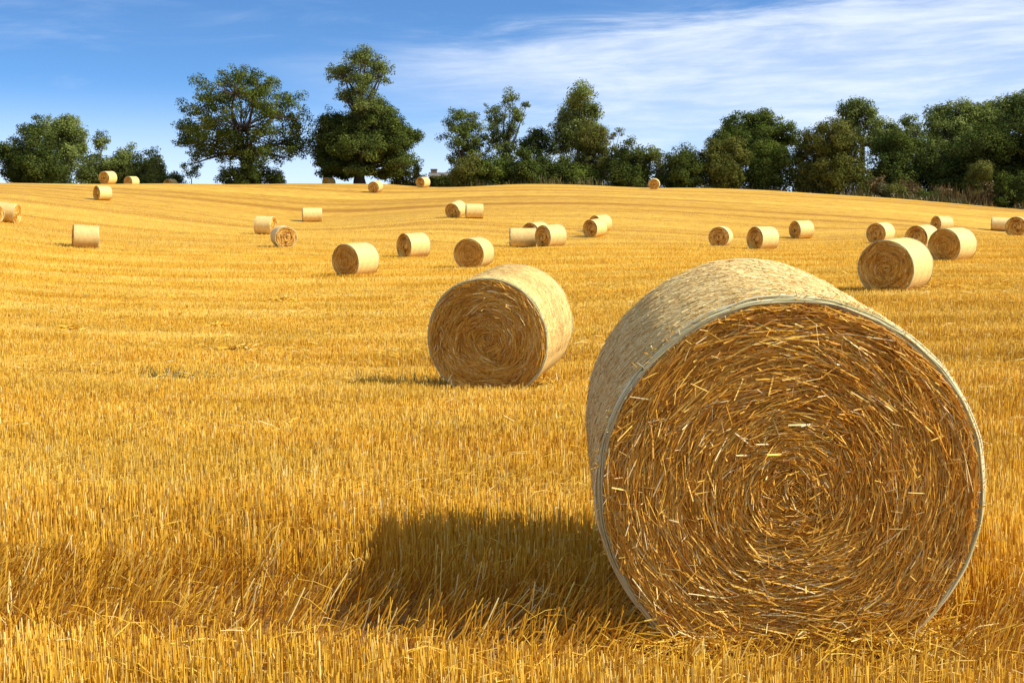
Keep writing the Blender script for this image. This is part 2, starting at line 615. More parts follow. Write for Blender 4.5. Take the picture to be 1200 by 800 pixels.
# hero and the second bale: placed from the face centre
hx, hy = at(922, 560, 4.92)[0], 4.92
rz = -math.radians(1.7)
cx = hx + math.sin(-rz) * 0 + math.sin(math.radians(1.7)) * BL / 2
hero = put_bale('hero', (cx, hy + BL / 2, gz(cx, hy) - .015), rz, math.radians(4.6),
         'huge straw bale filling the right foreground, golden spiral end facing the viewer', 1.015)
hero.scale = (1.015, 1.015, 1.062)
bx, by = at(573, 390, 15.3)[0], 15.3
rz = -math.radians(15.2)
cx, cy = bx + math.sin(math.radians(15.2)) * BL / 2, by + math.cos(math.radians(15.2)) * BL / 2
put_bale('near', (cx, cy, gz(bx, by) + .11), rz, math.radians(5.5),
         'second largest straw bale, mid-field left of the huge foreground bale', 1.03)

# the others: (x0, x1, ytop, ybase, yaw, variant, label, distance or None)
BALES = [
    (1008, 1091, 273, 339, 22, 'mid', 'pale-sided bale above the foreground bale, nearest of the right-hand cluster'),
    (391, 444, 282, 321.5, 41, 'mid', 'bale left of and above the large middle bale, nearest on the left half'),
    (466, 504, 273, 302, 55, 'far1', 'bale with narrow brown end, between two nearer bales above the middle bale'),
    (533, 579, 276, 312.5, 22, 'mid', 'bale directly behind the top of the large middle bale, round brown end towards viewer'),
    (86, 114, 264, 290.5, 86, 'far2', 'lone bale seen side on as a pale block, on the left slope'),
    (298, 323.5, 254, 275, -68, 'far1', 'bale seen mostly side on, rear one of the touching pair on the left slope'),
    (318, 347, 264, 290, -14, 'far3', 'bale with a pale round end, front one of the touching pair on the left slope'),
    (355, 377, 244, 260, 88, 'far2', 'single small bale seen side on below the tall ragged tree, like a pale upright tub'),
    (110, 131, 219, 235, 62, 'far1', 'small bale just below the crest, directly under a skyline bale at the left'),
    (117, 137, 208, 220, 40, 'far2', 'skyline bale before the low leafy trees, highest of those on the left crest'),
    (146, 163, 210.5, 219, 42, 'far3', 'skyline bale half sunk behind the crest, below the airy low left tree'),
    (192, 208, 212, 218, 38, 'far1', 'bale whose top alone shows above the crest, left of the big round oak'),
    (378, 393, 206, 216, 42, 'far2', 'skyline bale on the crest under the left skirt of the tall ragged tree'),
    (433, 448, 211, 226, 24, 'far3', 'small bale below the trunk of the tall ragged tree, slightly down the slope'),
    (488, 504, 207.5, 220, 36, 'far1', 'small bale on the crest beside the low hedge and the distant building'),
    (759, 774, 211, 222, 4, 'far2', 'tiny bale with its brown end to the viewer against the dark hedge'),
    (524, 547, 235, 255, 32, 'far3', 'bale with dark shaded end, left one of the pair halfway up the slope'),
    (546, 566, 241.5, 256, 86, 'far1', 'bale seen side on, right one of the pair halfway up the slope'),
    (598, 628, 267.5, 290, 88, 'far2', 'bale seen side on, left one of the cluster of three behind the middle bale'),
    (611, 646, 262, 286, 34, 'far1', 'bale mostly hidden at the back of the cluster of three behind the middle bale'),
    (629, 663, 262, 290, 48, 'far3', 'bale with a bright side and brown end, right one of the cluster of three'),
    (684, 711.5, 257, 278, 38, 'far1', 'front bale of the overlapping pair left of the foreground bale top'),
    (692, 716, 251, 272, 45, 'far2', 'rear bale peeping over its neighbour in the overlapping pair left of the foreground bale top'),
    (831, 858, 264.5, 289, 12, 'far3', 'bale with round brown end, first of a loose row of three above the foreground bale'),
    (875, 913, 267, 293, 48, 'far1', 'bale with broad pale side, middle of the loose row of three above the foreground bale'),
    (925, 954, 260, 280, 52, 'far2', 'smallest of the loose row of three above the foreground bale, at its right end'),
    (1016, 1048, 261, 285, 28, 'far3', 'bale just behind and left of the pale-sided bale, at the left of the right-hand cluster'),
    (1061, 1100, 264, 292, 30, 'far1', 'bale wedged between two larger ones in the right-hand cluster, partly covered'),
    (1089, 1143, 264.5, 304, 30, 'mid', 'large bale at the right of the right-hand cluster, brown end turned left'),
    (1090, 1117, 255, 272, 52, 'far2', 'small bale behind the right-hand cluster, topmost of it'),
    (1162, 1186, 256, 271, 88, 'far3', 'dull bale seen side on, half behind the bale at the right frame edge'),
    (1177, 1206, 256, 277, 8, 'far1', 'bale cut by the right frame edge, brown round end to the viewer'),
    (-5, 23, 239, 261, -66, 'far2', 'bale at the left frame edge, barrel in view and end turned right'),
    (-26, 3, 238, 261, -30, 'far3', 'sliver of a bale cut off by the left frame edge, beside another bale'),
]
HID = {9: 150, 10: 168, 11: 178, 12: 176}
for i, (x0, x1, y0, y1, yaw, var, lab) in enumerate(BALES):
    px = (x0 + x1) / 2
    yw = math.radians(yaw)
    if i in HID:
        d = HID[i]
        X = ray(px, y1)[0] / ray(px, y1)[1] * d
    else:
        h = hit(px, y1)
        X, d = h
    app = 2 * BA * abs(math.cos(yw)) + BL * abs(math.sin(yw)) * .92
    sc = (x1 - x0) * d / FPX / app
    Hs = (y1 - y0) * d / FPX / (2 * BB * .97)
    sc = min(1.14, max(.88, (sc + (Hs if i not in HID else sc)) / 2))
    bearing = math.atan2(X, d)
    rz = -yw - bearing          # +yaw: end turned to the viewer's left
    # hit point is the near bottom edge: centre lies behind it
    dep = .5 * (BL * abs(math.cos(yw)) * .95 + BA * abs(math.sin(yw)) * .5) * sc
    Y = d + dep
    X = X * Y / d
    pit = slope_pitch(X, Y, rz) + math.radians(1.5) * math.cos(yw)
    if i == 16:
        pit += math.radians(9)
    r = put_bale(var, (X, Y, gz(X, Y)), rz, pit, lab, sc)
    if yaw > 80:                # the long ones seen side on
        swl = (x1 - x0) * d / FPX / (BL + .02)
        r.scale = (max(.9, Hs), min(1.45, swl), max(.9, Hs))

# ------------------------------------------------------------------ stubble
rng = np.random.default_rng(5)


def in_foot(X, Y):
    m = np.zeros(len(X), bool)
    for fx, fy, rz, sc in FOOT:
        dx, dy = X - fx, Y - fy
        u = dx * math.cos(rz) + dy * math.sin(rz)
        v = -dx * math.sin(rz) + dy * math.cos(rz)
        m |= (np.abs(u) < .50 * sc) & (np.abs(v) < .60 * sc)
    return m


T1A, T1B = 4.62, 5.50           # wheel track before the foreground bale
TR2 = 16.3


def scatter(d0, d1, dens, half=0.43, pad=1.6):
    """points on the drill rows between distances d0 and d1"""
    xm = half * d1 + pad
    area = 2 * xm * (d1 - d0)
    n = int(area * dens)
    X = rng.uniform(-xm, xm, n)
    Y = rng.uniform(d0, d1, n)
    k = np.abs(X) < half * Y + pad
    X, Y = X[k], Y[k]
    v = Y + ROW_SLOPE * X
    sp = .125
    vr = np.round(v / sp) * sp + rng.normal(0, .022, len(v))
    Y = vr - ROW_SLOPE * X
    return X, Y


def fbm(X, Y, s, seed):
    r = np.random.default_rng(seed)
    o = 0
    for k in range(5):
        a, p1, p2 = r.uniform(0, 2 * PI), r.uniform(0, 6), r.uniform(0, 6)
        f = s * (1.6 ** k)
        o = o + np.sin((X * math.cos(a) + Y * math.sin(a)) * f + p1 + 1.3 * np.sin((Y * math.cos(a) - X * math.sin(a)) * f * .7 + p2)) / (1.35 ** k)
    return o / 2.6


def pressed(X, Y):
    m = np.zeros(len(X), bool)
    for (fx, fy, rz, sc), fr in ((FOOT[0], .98), (FOOT[1], .95), (FOOT[2], .9)):
        dx, dy = X - fx, Y - fy
        u = dx * math.cos(rz) + dy * math.sin(rz)
        v = -dx * math.sin(rz) + dy * math.cos(rz)
        m |= (np.abs(u) < .62 * sc) & (v > -fr * sc) & (v < .7 * sc)
    return m


def stubble_band(d0, d1, dens, w, K=3, hmul=1.0):
    X, Y = scatter(d0, d1, dens)
    v = Y + ROW_SLOPE * X
    keep = ~in_foot(X, Y)
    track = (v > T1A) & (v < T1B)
    keep &= ~(track & (rng.random(len(X)) < .42))
    tr2 = (np.abs(v - TR2) < .45)
    keep &= ~(tr2 & (rng.random(len(X)) < .55))
    pn = fbm(X, Y, 1.1, 3)
    keep &= rng.random(len(X)) < np.clip((122 - Y) / 76, 0, 1)
    keep &= rng.random(len(X)) < np.clip(.84 + .4 * pn + .15 * np.sin(v * 2.3), .3, 1)
    X, Y, v, track, pn, tr2 = X[keep], Y[keep], v[keep], track[keep], pn[keep], tr2[keep]
    n = len(X)
    Z = ground(X, Y) - .01
    h = rng.normal(.182, .022, n) * hmul * (1 + .10 * fbm(X, Y, .6, 9) + .10 * np.sin(v * 2.3 + .4 * fbm(X, Y, .4, 19)) + .07 * np.sin(v * 5.1))
    h = np.where(rng.random(n) < .12, h * rng.uniform(.4, .8, n), h)
    h = np.where(track, h * rng.uniform(.9, 1.5, n), h)
    h = np.where(tr2, h * .7, h)
    h = np.where(pressed(X, Y) & (v > T1A - .02), h * .42, h)
    lx = rng.normal(.0, .055, n) + .035 * fbm(X, Y, .9, 12)
    ly = rng.normal(.0, .07, n)
    brk = rng.random(n) < .045
    lx = np.where(brk, rng.normal(0, .7, n), lx)
    ly = np.where(brk, rng.normal(0, .5, n), ly)
    lx = np.where(track, np.abs(rng.normal(.55, .40, n)), lx)
    ly = np.where(track, rng.normal(0, .25, n), ly)
    s = np.linspace(0, 1, K)
    nrm = np.sqrt(1 + lx ** 2 + ly ** 2)
    bend = rng.normal(0, .03, (n, 2))
    P = np.stack([X[:, None] + (h * lx / nrm)[:, None] * s + bend[:, :1] * s * (1 - s) * .6,
                  Y[:, None] + (h * ly / nrm)[:, None] * s + bend[:, 1:] * s * (1 - s) * .6,
                  Z[:, None] + (h / nrm)[:, None] * s], -1)
    R = (w * rng.uniform(.6, 1.25, n) * .5)[:, None] * np.linspace(1, .85, K)[None]
    V, F = strands(P, R)
    sw = .5 * np.sin(v * 1.9 + .5 * fbm(X, Y, .3, 31)) + .5 * np.sin(v * .83 + 1.2) + .6 * fbm(X * .35, v, .9, 8)
    calm = np.clip(1 - (Y - 18) / 50, .3, 1)
    rn = np.clip(.54 + rng.normal(0, .22, n) * calm + .10 * pn + (.17 + .10 * (1 - calm)) * sw + .22 * np.clip((Y - 8) / 30, 0, 1) - .20 * track + .10 * (v < T1A), 0, .93)  # tone also paints in skylight on far stalks and shade along the track
    rn = np.where(rng.random(n) < .085 * calm ** 2, rng.uniform(.93, 1, n), rn)
    return V, F, np.repeat(rn, K * 3), 0


def litter_band(d0, d1, dens, w, lm=1.0):
    """cut straw lying on and between the stalks"""
    X, Y = scatter(d0, d1, dens)
    Y = Y + rng.normal(0, .06, len(Y))
    k = (np.abs(Y + ROW_SLOPE * X - 5.06) > .42) | (rng.random(len(X)) < .5)
    X, Y = X[k], Y[k]
    pn = fbm(X, Y, .8, 21)
    keep = (rng.random(len(X)) < np.clip(.5 + .6 * pn, .1, 1)) & ~in_foot(X, Y)
    X, Y = X[keep], Y[keep]
    n = len(X)
    Z = ground(X, Y) + rng.uniform(.02, .17, n)
    a = rng.normal(0, .8, n)
    ln = rng.uniform(.06, .30, n) * lm
    K = 3
    s = np.linspace(-.5, .5, K)
    tilt = rng.normal(0, .28, n)
    P = np.stack([X[:, None] + (ln * np.cos(a))[:, None] * s, Y[:, None] + (ln * np.sin(a))[:, None] * s,
                  np.maximum(Z[:, None] + (ln * tilt)[:, None] * s - rng.uniform(0, .03, n)[:, None] * (4 * s ** 2), (Z - .16)[:, None])], -1)
    R = (w * rng.uniform(.5, 1.1, n) * .5)[:, None] * np.ones((1, K))
    V, F = strands(P, R)
    rn = np.clip(rng.normal(.68, .2, n), 0, 1)
    return V, F, np.repeat(rn, K * 3), 0


def foot_litter():
    """straw shed and pressed down round the feet of the nearer bales"""
    Ps, Rs = [], []
    for (fx, fy, rz, sc), n in ((FOOT[0], 2200), (FOOT[1], 1500), (FOOT[2], 700)):
        a = rng.uniform(0, 2 * PI, n)
        e = rng.exponential(.08, n)
        u = (.50 * sc + e) * np.sign(np.cos(a)) * np.abs(np.cos(a)) ** .4
        v = (.63 * sc + e) * np.sign(np.sin(a)) * np.abs(np.sin(a)) ** .4
        X = fx + u * math.cos(rz) - v * math.sin(rz)
        Y = fy + u * math.sin(rz) + v * math.cos(rz)
        Z = ground(X, Y) + rng.uniform(.01, .075, n) * np.exp(-e * 4)
        b = rng.uniform(0, 2 * PI, n)
        ln = rng.uniform(.06, .30, n)
        tl = rng.normal(0, .35, n)
        s = np.linspace(-.5, .5, 3)
        Ps.append(np.stack([X[:, None] + (ln * np.cos(b))[:, None] * s, Y[:, None] + (ln * np.sin(b))[:, None] * s, np.maximum(Z[:, None] + (ln * tl)[:, None] * s, Z[:, None] - .1)], -1))
        Rs.append(np.full((n, 3), .002 * max(1, fy / 9)))
    P, R = np.concatenate(Ps), np.concatenate(Rs)
    V, F = strands(P, R)
    return V, F, np.repeat(np.clip(rng.normal(.6, .25, len(P)), 0, 1), 9), 0


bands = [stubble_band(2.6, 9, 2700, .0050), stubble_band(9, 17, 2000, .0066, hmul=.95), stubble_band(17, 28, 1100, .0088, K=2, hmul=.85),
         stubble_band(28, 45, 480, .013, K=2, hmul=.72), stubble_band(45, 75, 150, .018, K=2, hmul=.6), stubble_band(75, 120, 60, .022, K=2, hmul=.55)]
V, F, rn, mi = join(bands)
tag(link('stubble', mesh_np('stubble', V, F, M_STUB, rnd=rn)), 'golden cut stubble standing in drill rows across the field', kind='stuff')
V, F, rn, mi = join([litter_band(2.6, 9, 650, .0034, .6), litter_band(2.6, 9, 25, .0045), litter_band(9, 20, 160, .006, .8), litter_band(20, 40, 30, .013), foot_litter()])
tag(link('loose_straw', mesh_np('loose_straw', V, F, M_STUB, rnd=rn)), 'loose cut straw lying between the stubble stalks', kind='stuff')

# thin green regrowth in the far wheel track
n = 2600
X = rng.uniform(-9, 9, n)
v = TR2 + rng.normal(0, .28, n)
Y = v - ROW_SLOPE * X
k = (fbm(X, Y, .7, 44) > .12 + .2 * rng.random(n)) & (X < 1.5)
X, Y = X[k], Y[k]
n = len(X)
Z = ground(X, Y)
h = rng.uniform(.08, .24, n)
s = np.linspace(0, 1, 3)
lx, ly = rng.normal(0, .3, n), rng.normal(0, .3, n)
P = np.stack([X[:, None] + (h * lx)[:, None] * s ** 2, Y[:, None] + (h * ly)[:, None] * s ** 2, Z[:, None] + h[:, None] * s], -1)
V, F = strands(P, np.full((n, 1), .006) * np.array([[1, .9, .2]]))
tag(link('weeds', mesh_np('weeds', V, F, M_WEED, rnd=np.repeat(rng.random(n), 9))), 'thin green weeds growing along the wheel track', kind='stuff')

# heaps of straw the baler missed
for px, py, wd, lab in [(281, 410, 1.0, 'small heap of missed straw on the stubble, the nearest and largest'),
                        (253, 384, .8, 'low streak of missed straw just behind the largest heap'),
                        (80, 387, .6, 'tiny tuft of missed straw near the left frame edge'),
                        (328, 352, 1.0, 'long thin streak of missed straw farthest up the field')]:
    X0, Y0 = hit(px, py)
    n = int(420 * wd)
    rr = np.minimum(np.abs(rng.normal(0, .30, n)), .6)
    aa = rng.uniform(0, 2 * PI, n)
    X = X0 + wd * rr * np.cos(aa)
    Y = Y0 + .45 * rr * np.sin(aa)
    Z = ground(X, Y) + .08 + rng.uniform(0, .12, n) * np.exp(-rr * 2)
    a = rng.uniform(0, 2 * PI, n)
    ln = rng.uniform(.14, .40, n)
    s = np.linspace(-.5, .5, 3)
    tl = rng.normal(0, .2, n)
    P = np.stack([X[:, None] - X0 + (ln * np.cos(a))[:, None] * s, Y[:, None] - Y0 + (ln * np.sin(a))[:, None] * s,
                  Z[:, None] - gz(X0, Y0) + (ln * tl)[:, None] * s], -1)
    V, F = strands(P, (rng.uniform(.004, .009, n) * max(1, Y0 / 18))[:, None] * np.ones((1, 3)))
    o = link('straw_heap', mesh_np('straw_heap', V, F, M_STUB, rnd=np.repeat(np.clip(rng.normal(.6, .2, n), 0, 1), 9)))
    o.location = (X0, Y0, gz(X0, Y0))
    tag(o, lab, 'straw heap', 'small heaps of missed straw')

# ------------------------------------------------------------------ trees
def bark():
    t = NT('bark')
    tc = t.n('ShaderNodeTexCoord')
    mp = t.n('ShaderNodeMapping')
    mp.inputs['Scale'].default_value = (3, 3, .5)
    t.l(tc.outputs['Object'], mp.inputs[0])
    n1 = t.n('ShaderNodeTexNoise', i_Scale=2.0, i_Detail=5.0)
    t.l(mp.outputs[0], n1.inputs['Vector'])
    c = t.ramp(n1.outputs[0], [(.3, (.03, .024, .017)), (.7, (.085, .068, .05))])
    b = t.n('ShaderNodeBsdfPrincipled', i_Roughness=.9)
    t.l(c, b.inputs['Base Color'])
    bp = t.n('ShaderNodeBump', i_Strength=.8, i_Distance=.1)
    t.l(n1.outputs[0], bp.inputs['Height'])
    t.l(bp.outputs[0], b.inputs['Normal'])
    t.l(b.outputs[0], t.out.inputs[0])
    return t.m


M_BARK = bark()
LEAF = {
    'oak': thin_mat('oak_leaves', [(0, (0.043, 0.065, 0.012)), (.5, (0.087, 0.116, 0.020)), (1, (0.167, 0.196, 0.038))], trans=.22, gloss=.0),
    'dark': thin_mat('dark_leaves', [(0, (0.036, 0.053, 0.012)), (.5, (0.066, 0.090, 0.019)), (1, (0.128, 0.152, 0.031))], trans=.2, gloss=.0),
    'olive': thin_mat('olive_leaves', [(0, (0.072, 0.081, 0.017)), (.5, (0.128, 0.136, 0.029)), (1, (0.217, 0.210, 0.052))], trans=.25, gloss=.0),
    'pale': thin_mat('pale_leaves', [(0, (0.086, 0.112, 0.026)), (.5, (0.165, 0.207, 0.050)), (1, (0.314, 0.347, 0.108))], trans=.28, gloss=.0),
    'grey': thin_mat('greygreen_leaves', [(0, (0.068, 0.094, 0.022)), (.5, (0.135, 0.169, 0.040)), (1, (0.244, 0.281, 0.075))], trans=.22, gloss=.0),
    'dry': thin_mat('dry_stems', [(0, (.070, .044, .012)), (.5, (.135, .085, .022)), (1, (.23, .16, .048))], trans=.2, gloss=.03),
    'weed': thin_mat('verge_leaves', [(0, (.06, .065, .02)), (.5, (.12, .115, .035)), (1, (.25, .19, .07))], trans=.25, gloss=.03),
}


def limb(p0, p1, r0, r1, K=5, sag=.1):
    s = np.linspace(0, 1, K)[:, None]
    P = p0[None] * (1 - s) + p1[None] * s
    L = np.linalg.norm(p1 - p0)
    P += np.sin(s * PI) * rng.normal(0, .06 * L, (1, 3)) + np.array([[0, 0, 1]]) * np.sin(s * PI) * sag * L * .5
    return P, r0 * (1 - s[:, 0]) + r1 * s[:, 0]


def tree(name, label, cat, group, d, base, lobes, leaf='oak', fill=1.0, lsz=.30, clump=1.25, trunk_r=.35, split=.35, tone=0.0, deep=None, lpc=120, low=None):
    """lobes: (cx, cy, rx, ry) as read off the photograph, turned into real ellipsoids at distance d"""
    k = d / FPX
    bx = at(base, 230, d)[0]
    bz = gz(bx, d)
    O = np.array([bx, d, bz])
    lob = []
    lsz *= .72
    clump *= .8
    low = low if low is not None else not any(q in name for q in ('oak', 'lime', 'sapling', 'dead'))
    xs = [l[0] - l[2] for l in lobes] + [l[0] + l[2] for l in lobes]
    Wd = (max(xs) - min(xs)) * k
    for j, l in enumerate(lobes):
        c = at(l[0], l[1], d) - O
        rx, rz_ = l[2] * k, l[3] * k
        ry = (rx * .9 + rz_ * .3) if deep is None else deep
        big = rx > .33 * Wd
        c[1] += 0 if big else rng.uniform(-.28, .28) * Wd
        if low and c[2] - rz_ < 3.2:
            top = c[2] + rz_
            rz_ = (top + .3) / 2
            c[2] = top - rz_
        lob.append((c, np.array([rx, ry, rz_]) * 1.06))
        if fill > .5:
            c2 = c + np.array([rng.uniform(-.25, .25) * rx, rng.choice([-1, 1]) * rng.uniform(.5, .9) * ry, rng.uniform(-.3, .0) * rz_ * (0 if low else 1)])
            lob.append((c2, np.array([rx, ry, rz_]) * .85))
            if 'oak' in name or 'lime' in name:
                c3 = c * np.array([1, 2, 1]) - c2 * np.array([0, 1, 0])
                lob.append((c3, np.array([rx, ry, rz_]) * .85))
    Vs, Fs, Rn, off = [], [], [], 0
    limbsP, limbsR = [], []
    ztop = max(c[2] + r[2] for c, r in lob)
    zbot = min(c[2] - r[2] for c, r in lob)
    fork = np.array([rng.normal(0, .1), 0, max(.4, zbot + split * (ztop - zbot) * .6)])
    P, R = limb(np.array([0, 0, -.35]), fork, trunk_r * 1.25, trunk_r * .85, 6, 0)
    R[0] *= 1.35
    limbsP.append(P)
    limbsR.append(R)
    allC = []
    for c, r in lob:
        vol = r[0] * r[1] * r[2]
        area = (r[0] * r[1] + r[1] * r[2] + r[0] * r[2]) / 3
        cr = min(clump, .62 * min(r[0], r[2]) + .15)
        n = max(5, int(5.2 * area / cr ** 2 * fill))
        u = rng.normal(size=(n, 3))
        u /= np.linalg.norm(u, axis=1, keepdims=True)
        u[:, 2] = np.where((u[:, 2] < -.55) & (not low and 'oak' not in name), -u[:, 2] * .5, u[:, 2])
        rad = rng.uniform(.25, 1.18, n) ** .5
        C = c + u * r * (rad * np.clip(1 - cr / r.mean() * .28, .4, 1))[:, None]
        # limb to this lobe
        P, Rr = limb(fork, c - np.array([0, 0, .25 * r[2]]), trunk_r * .38, trunk_r * .14, 6, .12)
        limbsP.append(P)
        limbsR.append(Rr)
        for q in range(0, n, 2):
            P, Rr = limb(c - np.array([0, 0, .2 * r[2]]), C[q], trunk_r * .11, .02, 6, .05)
            limbsP.append(P)
            limbsR.append(Rr)
        cs = cr * rng.uniform(.55, 1.2, n)
        m = np.maximum(8, (lpc * (cs / 1.2) ** 2 * (.30 / lsz) ** 2).astype(int))
        ci = np.repeat(np.arange(n), m)
        g = rng.normal(size=(len(ci), 3))
        g /= np.linalg.norm(g, axis=1, keepdims=True)
        g *= (rng.random(len(ci)) ** .45)[:, None]
        L = C[ci] + g * cs[ci][:, None] * np.array([1, 1, .78])
        outw = g * np.array([1, 1, 1.4]) + .7 * u[ci] + np.array([0, 0, .45]) + rng.normal(0, .75, (len(ci), 3))
        outw /= np.linalg.norm(outw, axis=1, keepdims=True)
        sz = lsz * rng.uniform(.55, 1.2, len(ci)) * .62
        v, f = flakes(L, outw, sz)
        ct = rng.normal(.45 + tone, .21, n)
        rn = np.clip(ct[ci] + rng.normal(0, .14, len(ci)), 0, 1)
        Vs.append(v)
        Fs.append(f + off)
        Rn.append(np.repeat(rn, 4))
        off += len(v)
    root = empty(name, O)
    tag(root, label, cat, group)
    cn = 'crown' if 'tree' in name else 'foliage'
    tn = 'trunk' if 'tree' in name else 'stem'
    V, F, rn = np.concatenate(Vs), np.concatenate(Fs), np.concatenate(Rn)
    ok = V[:, 2] > -.3 + 0 * V[:, 0]
    fk = ok[F].all(1)
    link(cn, mesh_np(cn, V, F[fk], LEAF[leaf], rnd=rn), root)
    Pv, Pf, off = [], [], 0
    by = {}
    for P, R in zip(limbsP, limbsR):
        by.setdefault(len(P), []).append((P, R))
    for kk, lst in by.items():
        v, f = strands(np.array([a for a, b in lst]), np.array([b for a, b in lst]), sides=5)
        Pv.append(v)
        Pf.append(f + off)
        off += len(v)
    link(tn, mesh_np(tn, np.concatenate(Pv), np.concatenate(Pf), M_BARK, smooth=True), root)
    global NLEAF
    NLEAF += len(F)
    return root


NLEAF = 0
rng = np.random.default_rng(17)
TG = 'trees standing along the field crest'
HG = 'hedge bushes along the field edge'
# --- left group
tree('broadleaf_tree', 'dark rounded tree cut by the left frame edge, front one of the left pair', 'tree', TG, 178, 40,
     [(38, 172, 28, 34), (18, 187, 20, 24), (58, 197, 28, 22), (30, 203, 25, 14), (60, 176, 16, 20), (8, 176, 11, 11)], 'dark', 1.0, lsz=.36, clump=1.4, tone=-.08)
tree('broadleaf_tree', 'taller dark tree rising behind the rounded one at the far left', 'tree', TG, 186, 76,
     [(66, 155, 22, 22), (84, 156, 17, 22), (80, 185, 22, 26), (92, 172, 9, 12)], 'pale', 1.1, lsz=.36, clump=1.4, tone=.1)
tree('broadleaf_tree', 'small loose tree with a pointed top right of the dark left pair', 'tree', TG, 180, 118,
     [(118, 165, 7, 13), (114, 190, 14, 14), (130, 190, 13, 12), (118, 203, 26, 14), (104, 200, 14, 16)], 'grey', .95, lsz=.32, clump=1.1, trunk_r=.2)
tree('broadleaf_tree', 'low spreading tree with airy outer leaves between the pointed tree and the oak', 'tree', TG, 182, 160,
     [(150, 186, 17, 18), (172, 185, 20, 13), (162, 203, 28, 13), (186, 192, 12, 13), (140, 200, 14, 14)], 'grey', .9, lsz=.32, clump=1.1, trunk_r=.2)
tree('bush', 'small round bush at the crest just left of the oak', 'bush', HG, 180, 203, [(203, 210, 13, 8)], 'oak', 1.0, lsz=.3, clump=.9, trunk_r=.08)
tree('sapling', 'thin open sapling under the left branches of the oak', 'sapling', None, 181, 224,
     [(224, 205, 9, 10), (217, 196, 6, 6), (229, 198, 6, 7)], 'grey', .5, lsz=.28, clump=.8, trunk_r=.07)
# --- oak
tree('oak_tree', 'great round oak on the crest, broad crown with sky gaps', 'tree', TG, 178, 287,
     [(283, 142, 68, 48), (240, 136, 36, 30), (325, 132, 36, 34), (284, 110, 46, 27), (226, 152, 28, 19), (345, 150, 21, 30),
      (255, 168, 38, 18), (318, 166, 38, 20), (240, 181, 22, 8), (350, 170, 13, 15), (334, 184, 14, 8), (215, 168, 12, 6),
      (264, 184, 18, 9), (312, 182, 20, 10), (287, 178, 28, 12), (228, 190, 9, 5), (262, 104, 22, 16), (310, 104, 24, 16)],
     'oak', .46, lsz=.33, clump=1.2, lpc=112, trunk_r=.65, split=.2)
tree('bush', 'dark undergrowth bush round the foot of the oak', 'bush', HG, 177, 290,
     [(275, 205, 23, 12), (305, 203, 24, 14), (290, 196, 18, 13), (320, 208, 10, 7), (330, 201, 5, 4)], 'dark', .8, lsz=.32, clump=1.0, trunk_r=.1)
# --- tall ragged tree
tree('lime_tree', 'tallest tree, ragged open top above a dense dark skirt of foliage', 'tree', TG, 177, 424,
     [(402, 86, 24, 17), (428, 72, 22, 17), (444, 86, 16, 22), (424, 102, 19, 20), (404, 112, 12, 11), (430, 125, 28, 18)],
     'pale', .51, lsz=.30, clump=.9, lpc=85, trunk_r=.55, split=.0, tone=-.2)
tree('lime_tree', 'dense dark lower tree joined to the foot of the tallest tree', 'tree', TG, 178, 421,
     [(438, 134, 26, 22), (416, 146, 24, 22), (445, 150, 32, 26), (410, 165, 34, 26), (462, 165, 28, 26), (385, 145, 18, 22), (385, 186, 24, 20), (430, 180, 40, 20),
      (465, 190, 26, 15), (398, 197, 26, 9), (475, 158, 20, 8), (378, 170, 14, 18), (390, 203, 22, 9), (460, 203, 26, 9), (425, 201, 18, 8)], 'dark', .85, lsz=.34, clump=1.35, trunk_r=.7, split=.15, tone=.05)
# --- middle group
tree('bush', 'low pale green bush under the right edge of the tallest tree', 'bush', HG, 184, 478, [(468, 209, 14, 5), (489, 200, 5, 8), (482, 209, 10, 5)], 'olive', 1, lsz=.3, clump=.8, trunk_r=.07)
tree('bush', 'long low hedge bush at the crest below the distant building', 'bush', HG, 188, 512, [(500, 211, 12, 5), (515, 210, 14, 6), (530, 209, 12, 6)], 'oak', 1.1, lsz=.3, clump=.8, trunk_r=.07)
tree('broadleaf_tree', 'small-leaved open tree at the left end of the middle group', 'tree', TG, 182, 544,
     [(540, 143, 20, 19), (534, 160, 18, 14), (556, 160, 14, 22), (545, 178, 18, 14), (527, 185, 6, 5), (550, 186, 22, 16)], 'grey', .62, lsz=.30, clump=1.0, trunk_r=.3, tone=-.12)
tree('broadleaf_tree', 'sparse tree with bare reaching branches in the middle group', 'tree', TG, 183, 590,
     [(580, 133, 14, 14), (596, 118, 9, 12), (605, 133, 10, 10), (617, 121, 6, 4), (578, 155, 13, 18), (592, 165, 16, 16), (610, 142, 6, 5), (600, 150, 10, 10), (590, 182, 24, 18)],
     'grey', .55, lsz=.30, clump=.95, trunk_r=.3, split=.5, tone=-.1)
tree('broadleaf_tree', 'slim dark tree in the dip between the sparse tree and the pale one', 'tree', TG, 184, 628,
     [(628, 158, 10, 11), (622, 172, 16, 12), (636, 166, 8, 12), (628, 184, 20, 16)], 'dark', .8, lsz=.3, clump=.9, trunk_r=.2)
tree('broadleaf_tree', 'tall domed pale green tree of the middle group', 'tree', TG, 184, 678,
     [(680, 116, 18, 17), (668, 134, 18, 16), (692, 134, 16, 18), (662, 152, 20, 14), (655, 172, 16, 16), (685, 158, 22, 24)], 'pale', .9, lsz=.34, clump=1.2, trunk_r=.35, tone=.06)
tree('willow_tree', 'olive feathery tree before the tall pale one', 'tree', TG, 179, 692,
     [(694, 160, 19, 20), (690, 182, 24, 20), (704, 176, 12, 18), (684, 198, 16, 14)], 'olive', 1.0, lsz=.26, clump=1.0, trunk_r=.2, tone=.0)
tree('dead_tree', 'thin nearly bare tree between the olive tree and the dark bush', 'tree', TG, 183, 722, [(718, 160, 6, 9), (726, 155, 5, 7), (720, 176, 7, 8)], 'olive', .28, lsz=.24, clump=.8, trunk_r=.14)
